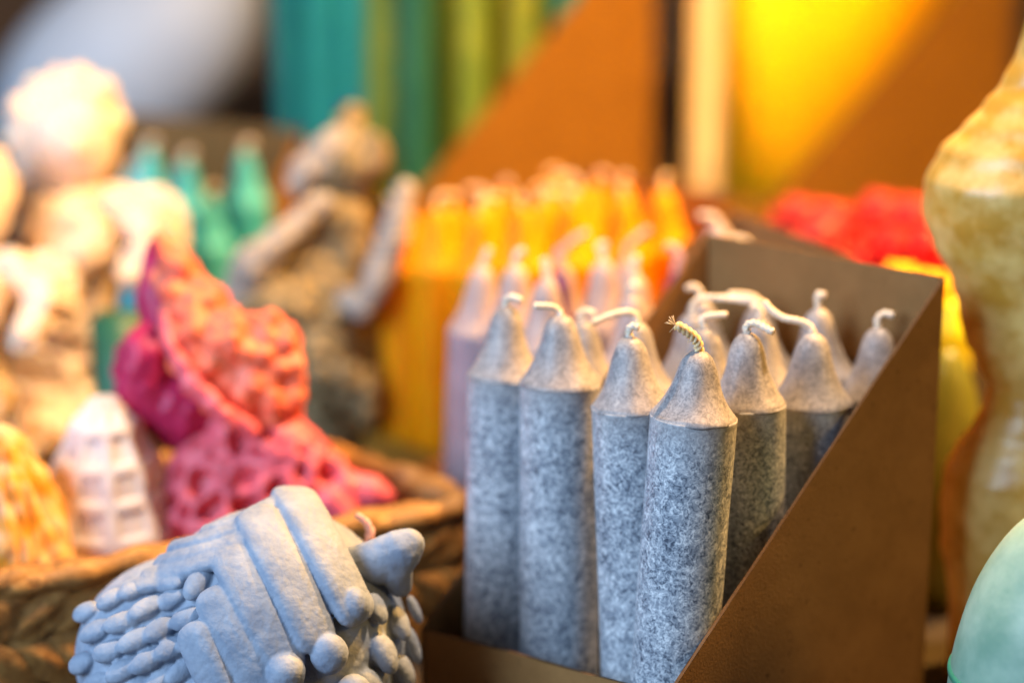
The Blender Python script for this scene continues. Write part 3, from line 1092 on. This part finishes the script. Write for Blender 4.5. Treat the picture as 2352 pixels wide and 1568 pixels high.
def solid(name, label, loc, prof, m, disp=None, seg=96, group=None, cat='candle', wick=None, quat=None):
    o = thing(name, label, cat, loc, quat, group)
    bm = bmesh.new()
    lathe(bm, prof, seg)
    if disp: displace(bm, disp)
    mesh_obj('wax_body', bm, m, o)
    if wick:
        bm = bmesh.new()
        tube(bm, smooth_path(wick, 6), .0011, 10, twist=900)
        mesh_obj('wick', bm, M['wick'], o)
    return o


def prof_lerp(pts, n=60):
    out = []
    zs = [p[1] for p in pts]
    for i in range(n + 1):
        z = zs[0] + (zs[-1] - zs[0]) * i / n
        for (r0, z0), (r1, z1) in zip(pts, pts[1:]):
            if z0 <= z <= z1 + 1e-9:
                t = (z - z0) / max(1e-9, z1 - z0)
                t2 = t * t * (3 - 2 * t) * .5 + t * .5
                out.append((max(.0004, r0 + (r1 - r0) * t2), z)); break
    return out


# white waffle cone, in the basket
b = drop(248, 1100, 626, .0022)
def waffle(c, n):
    a = math.atan2(c.y, c.x)
    g = min(abs(math.sin(a * 5 + .4)), abs(math.sin(c.z * PI / .0110)))
    return -.0013 * min(1, max(0, (g - .38) / .2))
solid('waffle_cone_candle', 'ivory cone candle with a waffle grid, between honey cone and coral figurine', b,
      prof_lerp([(.0258, 0), (.0256, .012), (.0228, .032), (.0180, .050), (.0115, .065), (.0045, .0735), (.0006, .075)], 110), M['ivory'], waffle, 160)
# honey coloured drip cone
b = drop(-2, 1150, 600, .0022)
def drips(c, n):
    a = math.atan2(c.y, c.x)
    return .0018 * noise.noise(Vector((math.cos(a) * 7, math.sin(a) * 7, c.z * 80))) + .0016 * noise.noise(Vector((math.cos(a) * 13, math.sin(a) * 13, c.z * 150)))
solid('honey_cone_candle', 'honey yellow cone candle with whitish drips, at the left end of the basket', b,
      prof_lerp([(.0240, 0), (.0235, .02), (.0200, .040), (.0145, .056), (.0085, .066), (.0030, .071), (.0006, .072)], 110), M['honey'], drips, 160)

# ------------------------------------------------------------------ right hand side
def torso_candle():
    D0 = 572
    k = D0 / FPX * MM
    left = [(-170, 2352), (-60, 2332), (0, 2326), (100, 2306), (180, 2276), (230, 2238), (280, 2196), (340, 2148), (410, 2114), (480, 2110), (560, 2140), (640, 2186), (720, 2208),
            (790, 2226), (850, 2258), (900, 2288), (950, 2278), (1000, 2252), (1060, 2216), (1120, 2192), (1200, 2186), (1300, 2198), (1400, 2215), (1500, 2225)]
    cpx = 2420
    base = drop(cpx, 650, D0)
    o = thing('torso_candle', 'beige curvy torso shaped candle with amber veining at the right picture edge', 'candle', base)
    # far side of the body, so that each ring has its own middle: chest forward, waist back, hip forward
    right = [(-170, 2470), (0, 2480), (150, 2520), (280, 2640), (410, 2690), (560, 2660), (720, 2600), (900, 2590), (1000, 2640), (1200, 2680), (1500, 2660)]

    def lerp(tab, y):
        for (y0, x0), (y1, x1) in zip(tab, tab[1:]):
            if y0 <= y <= y1:
                t = (y - y0) / (y1 - y0); t = .5 * t + .5 * t * t * (3 - 2 * t)
                return x0 + (x1 - x0) * t
        return tab[-1][1]
    bm = bmesh.new()
    rings = []
    N, S = 150, 110
    z0 = U(cpx, 1500, D0).z
    for i in range(N + 1):
        y = -170 + 1670 * i / N
        l, r = lerp(left, y), lerp(right, y)
        z = U(cpx, y, D0).z
        if i == N: z = 0.0
        cx = ((l + r) / 2 - cpx) * k; rx = (r - l) / 2 * k
        rings.append([bm.verts.new((cx + rx * math.cos(2 * PI * q / S), rx * .72 * math.sin(2 * PI * q / S), z)) for q in range(S)])
    for A, B in zip(rings, rings[1:]):
        for q in range(S): bm.faces.new((A[q], A[(q + 1) % S], B[(q + 1) % S], B[q]))
    bm.faces.new(rings[0]); bm.faces.new(rings[-1])
    bmesh.ops.recalc_face_normals(bm, faces=bm.faces)
    displace(bm, lambda c, n: .0009 * noise.noise(c * 60) + .0003 * noise.noise(c * 200) if c.z > .002 else 0)
    mesh_obj('wax_body', bm, M['beige'], o)


torso_candle()


def egg_prof(r, h, n=40, tip=.12):
    out = []
    for i in range(n + 1):
        t = i / n
        z = h * (1 - math.cos(PI * t)) / 2
        u = 2 * z / h - 1
        out.append((max(.0003, r * math.sqrt(max(0, 1 - u * u)) * (1 - tip * u)), z))
    return out


b = drop(2442, 1450, 484)
o = solid('egg_candle', 'mint green marbled egg candle cut off by the bottom right corner', b, egg_prof(.0265, .090), M['mint'], lambda c, n: .0004 * noise.noise(c * 60))
bm = bmesh.new()
lathe(bm, [(.0262, .0448), (.02690, .0452), (.0270, .0460), (.02690, .0468), (.0262, .0472)], 96, caps=False)
mesh_obj('seam_band', bm, M['mintdark'], o)
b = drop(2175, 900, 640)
solid('egg_candle', 'olive egg standing in for shaded lower part of yellow one, between cardboard box and torso candle', b, egg_prof(.0135, .087), M['olive'])  # added egg whose olive colour paints the shaded part of the yellow candle
b = drop(2182, 800, 664)
o = solid('cone_candle', 'bright yellow cone candle peeking out behind the cardboard box corner', b,
          prof_lerp([(.0080, 0), (.0085, .02), (.0080, .06), (.0065, .085), (.003, .095), (.0006, .097)], 60), M['lime'])


# rose headed candles behind the narrow box
def rose_candle(px, py, D, m, label, group, name, R=.011):
    top = U(px, py, D)
    base = Vector((top.x, top.y, 0))
    o = thing(name, label, 'candle', base, None, group)
    H = top.z
    bm = bmesh.new()
    lathe(bm, [(R * .9, 0), (R * .92, H * .4), (R * .8, H - R * 1.2), (R * .3, H - R)], 40)
    mesh_obj('stem', bm, m, o)
    bm = bmesh.new()
    rr = random.Random(int(px))
    ell(bm, Vector((0, 0, H - R * .9)), R * .8, R * .8, R * .9, seg=20)
    for ring, (n_, q, zz, sz) in enumerate(((3, .30, .05, .45), (5, .62, -.35, .55), (6, .88, -.9, .60))):
        for i in range(n_):
            a = 2 * PI * i / n_ + ring * .5 + rr.uniform(-.2, .2)
            rot = Matrix.Rotation(a, 3, 'Z') @ Matrix.Rotation(.45 + .2 * ring, 3, 'Y')
            ell(bm, Vector((R * q * math.cos(a), R * q * math.sin(a), H - R * .55 + R * zz)), R * .20, R * sz, R * sz * 1.15, rot, seg=16)
    mesh_obj('petals', bm, m, o)


G_RED = 'red rose candles at the back right'
for px, py, D, lab in ((1836, 452, 800, 'red rose candle at the left of its cluster'), (1908, 462, 788, 'red rose candle beside the narrow box end'),
                       (1885, 498, 755, 'low red rose candle just over the narrow box edge'), (2020, 440, 800, 'tallest red rose candle, at the back of the right group'),
                       (2098, 450, 790, 'red rose candle touching the torso candle outline'), (2050, 520, 745, 'bright red rose candle in front, above the yellow blossoms'),
                       (2128, 520, 735, 'red rose candle half behind the torso candle')):
    rose_candle(px, py, D, M['salmon'] if py < 465 or px == 1885 else M['red'], lab, G_RED, 'rose_candle', .0108)
for px, py, D, lab in ((2010, 636, 690, 'yellow blossom candle left of its pair'), (2068, 604, 700, 'yellow blossom candle standing highest in the middle'), (2140, 622, 688, 'yellow blossom candle next to the torso candle')):
    rose_candle(px, py, D, M['lemon'], lab, 'yellow blossom candles', 'blossom_candle', .0085)

# ------------------------------------------------------------------ left background: aqua candles in their box
Bt, zt = corner(690, 300, 905)
Ft2, zt2 = corner(285, 252, 968)
td = (Ft2 - Bt).normalized(); sd = Vector((td.y, -td.x))
Lt = (Ft2 - Bt).length
Ftn = Bt - sd * .075
display_box('cardboard box with aqua candles behind the angel figurine', Ftn, sd, .075, Lt, .030, zt, G_BOX)
G_AQ = 'aqua candles in the box behind the angel'
aq = [('aqua candle with greyish rounded tip next to the angel head', 340, 345, 905), ('short aqua candle between two taller ones', 425, 372, 895), ('aqua candle standing alone at the right of its box', 562, 350, 870),
      ('green aqua candle low behind the angel wing', 480, 452, 850), ('aqua candle hidden behind the angel shoulder', 300, 400, 930)]
for k, (lab, px, py, D) in enumerate(aq):
    top = U(px, py, D)
    base = Vector((top.x, top.y, .0017))
    make_candle('aqua_candle', lab, 'candle', base, top, .0105, .022, (M['aqua'], M['aqua'], M['wick']), [top + Vector((.001, 0, .003)), top + Vector((.004, 0, .004))], G_AQ, wick_r=.002, seed=k, seg=36, detail=0)
b = drop(272, 750, 728)
o = thing('block_candle', 'dark green square block candle in the gap left of the coral figurine', 'candle', b)
bm = bmesh.new(); box_bm(bm, Vector((0, 0, .0385)), .018, .018, .077); bmesh.ops.bevel(bm, geom=bm.edges[:], offset=.0012, segments=3, affect='EDGES')
mesh_obj('wax_body', bm, M['deepgreen'], o)

# big white ball shaped pillar
c = U(290, 115, 1400)
q = Quaternion((0, 1, 0), math.radians(54))
o = thing('globe_candle', 'huge blurred white egg shaped candle leaning at the back left', 'candle', Vector((c.x, c.y, 0)))
bm = bmesh.new()
ell(bm, Vector((0, 0, .0925)), .066, .070, .110, q.to_matrix(), seg=64)
for v in bm.verts:
    if v.co.z < .002: v.co.z = .002
mesh_obj('wax_body', bm, M['white'], o)

# ------------------------------------------------------------------ tall tapers in the big box
Bg = Vector(U(1500, 200, 1080).xy); 
Fg = Bg - sv * .172
Lg2 = .128
display_box('tall cardboard box with cut sides holding teal and green tapers', Fg, s_dir, .172, Lg2, .072, .214, G_BOX, mats=(M['amberboard'], M['kraftedge']))
G_TAP = 'tall tapers in the big box'
tl = {}
for i in range(4):
    for j in range(5):
        if i >= 2 and j >= 3: continue
        p = Fg + sv * (.0155 + .034 * i) + tv * (.0135 + .0245 * j)
        tall = .262 + .012 * math.sin(i * 2.1 + j * 1.3)
        base = Vector((p.x, p.y, .0017)); apex = base + Vector((.004 * math.sin(j + i), .003, tall))
        d_ = base.y * math.cos(PITCH) + (HC - .2) * math.sin(PITCH)
        px_ = 1176 + base.x / d_ * FPX
        m, cname = next((M[mm], nm) for lim, mm, nm in ((735, 'teal', 'teal'), (825, 'teallight', 'light teal'), (918, 'oliveleaf', 'leaf green'), (988, 'deepgreen', 'bottle green'),
                        (1078, 'oliveleaf', 'leaf green'), (1130, 'deepgreen', 'bottle green'), (1215, 'green', 'moss green'), (9999, 'teal', 'teal')) if px_ < lim)
        row = ['front', 'second', 'third', 'rear'][i]
        pos = ['by the cut panel', 'second from the panel', 'in the middle', 'left of middle', 'far left'][j]
        make_candle('tall_taper', '%s taper in the %s row of the big box, %s' % (cname, row, pos), 'candle', base, apex, .0104, .03, (m, m, M['wick']),
                    [apex + Vector((0, 0, .006)), apex + Vector((.002, 0, .012))], G_TAP, seed=i * 5 + j, seg=32, detail=0)

# ------------------------------------------------------------------ box with the big yellow block candle
Fw = Vector(U(1765, 480, 1090).xy)
display_box('large cardboard box with cut sides holding the wide yellow block', Fw, s_dir, .226, .074, .052, .200, G_BOX, mats=(M['amberboard'], M['kraftedge']))
o = thing('yellow_block_candle', 'wide smooth lemon yellow block candle in the large box at the back', 'candle', (Fw.x, Fw.y, 0))
bm = bmesh.new()
s3 = Vector((sv.x, sv.y, 0)); t3 = Vector((tv.x, tv.y, 0))
box_bm(bm, s3 * .108 + t3 * .0255 + Vector((0, 0, .142)), .200, .042, .280, Matrix.Rotation(math.atan2(sv.y, sv.x), 3, 'Z'))
bmesh.ops.bevel(bm, geom=bm.edges[:], offset=.004, segments=4, affect='EDGES')
mesh_obj('wax_body', bm, M['block'], o)
p = Fw + sv * .016 + tv * .0605
make_candle('cream_taper', 'tall cream taper standing left of the wide yellow block', 'candle', Vector((p.x, p.y, .0017)), Vector((p.x, p.y, .27)), .0108, .03, (M['sand'], M['sand'], M['wick']),
            [Vector((p.x, p.y, .276)), Vector((p.x + .002, p.y, .282))], None, seg=32, detail=0)

# ------------------------------------------------------------------ setting
bm = bmesh.new(); box_bm(bm, Vector((0, 1.05, -.02)), 2.6, 2.2, .04)
tag(mesh_obj('table', bm, M['table'], None, smooth=False), 'dark stained wooden table top under all the candles', 'table')
bm = bmesh.new(); box_bm(bm, Vector((0, 2.17, .6)), 2.6, .04, 1.3)
tag(mesh_obj('wall', bm, M['wall'], None, smooth=False), kind='structure')


# ------------------------------------------------------------------ lamps
def area(name, loc, target, energy, color, sx, sy=None, spread=180):
    l = bpy.data.lights.new(name, 'AREA')
    l.energy = energy; l.color = color
    l.shape = 'RECTANGLE' if sy else 'DISK'
    l.size = sx
    if sy: l.size_y = sy
    l.spread = math.radians(spread)
    o = bpy.data.objects.new(name, l)
    o.location = loc
    o.rotation_euler = (Vector(target) - Vector(loc)).to_track_quat('-Z', 'Y').to_euler()
    link(o)
    return o


area('overhead_lamp', (.21, .58, .88), (.07, .52, .10), 12.5, (1.0, .69, .42), .03)
area('warm_lamp', (.40, .76, .64), (.05, .60, .08), 3.6, (1.0, .48, .09), .06, None, 95)
area('daylight_window', (-.75, -.05, .55), (.0, .60, .08), 16.0, (.50, .715, 1.0), .60, .60)
area('warm_shop_lamp', (.34, .60, 1.50), (.08, 1.06, .12), .65, (1.0, .45, .05), .16, None, 60)
area('added_rear_fill', (-.10, .45, 1.50), (.19, 1.15, .13), 2.5, (1.0, .50, .07), .16, None, 30)  # added fill, brightens the left face of the yellow block
area('side_lamp', (.70, .28, .45), (.08, .5, .09), 1.4, (1.0, .60, .15), .18)

w = bpy.data.worlds.new('World'); scene.world = w; w.use_nodes = True
w.node_tree.nodes['Background'].inputs[0].default_value = (.9, .75, .6, 1)
w.node_tree.nodes['Background'].inputs[1].default_value = .012

cd = bpy.data.cameras.new('Camera')
cd.lens = LENS; cd.sensor_width = 36.0; cd.sensor_fit = 'HORIZONTAL'
cd.clip_start = .01; cd.clip_end = 20
cd.dof.use_dof = True
cd.dof.focus_distance = .495
cd.dof.aperture_fstop = 4.2
cam = bpy.data.objects.new('Camera', cd)
cam.location = CAM
cam.rotation_euler = (PI / 2 - PITCH, 0, 0)
link(cam)
scene.camera = cam

scene.view_settings.view_transform = 'Standard'
scene.view_settings.look = 'None'
scene.view_settings.exposure = 0.1
scene.view_settings.gamma = 1.0
scene.view_settings.use_curve_mapping = False
scene.cycles.use_denoising = True
scene.cycles.max_bounces = 8
scene.cycles.sample_clamp_indirect = 6
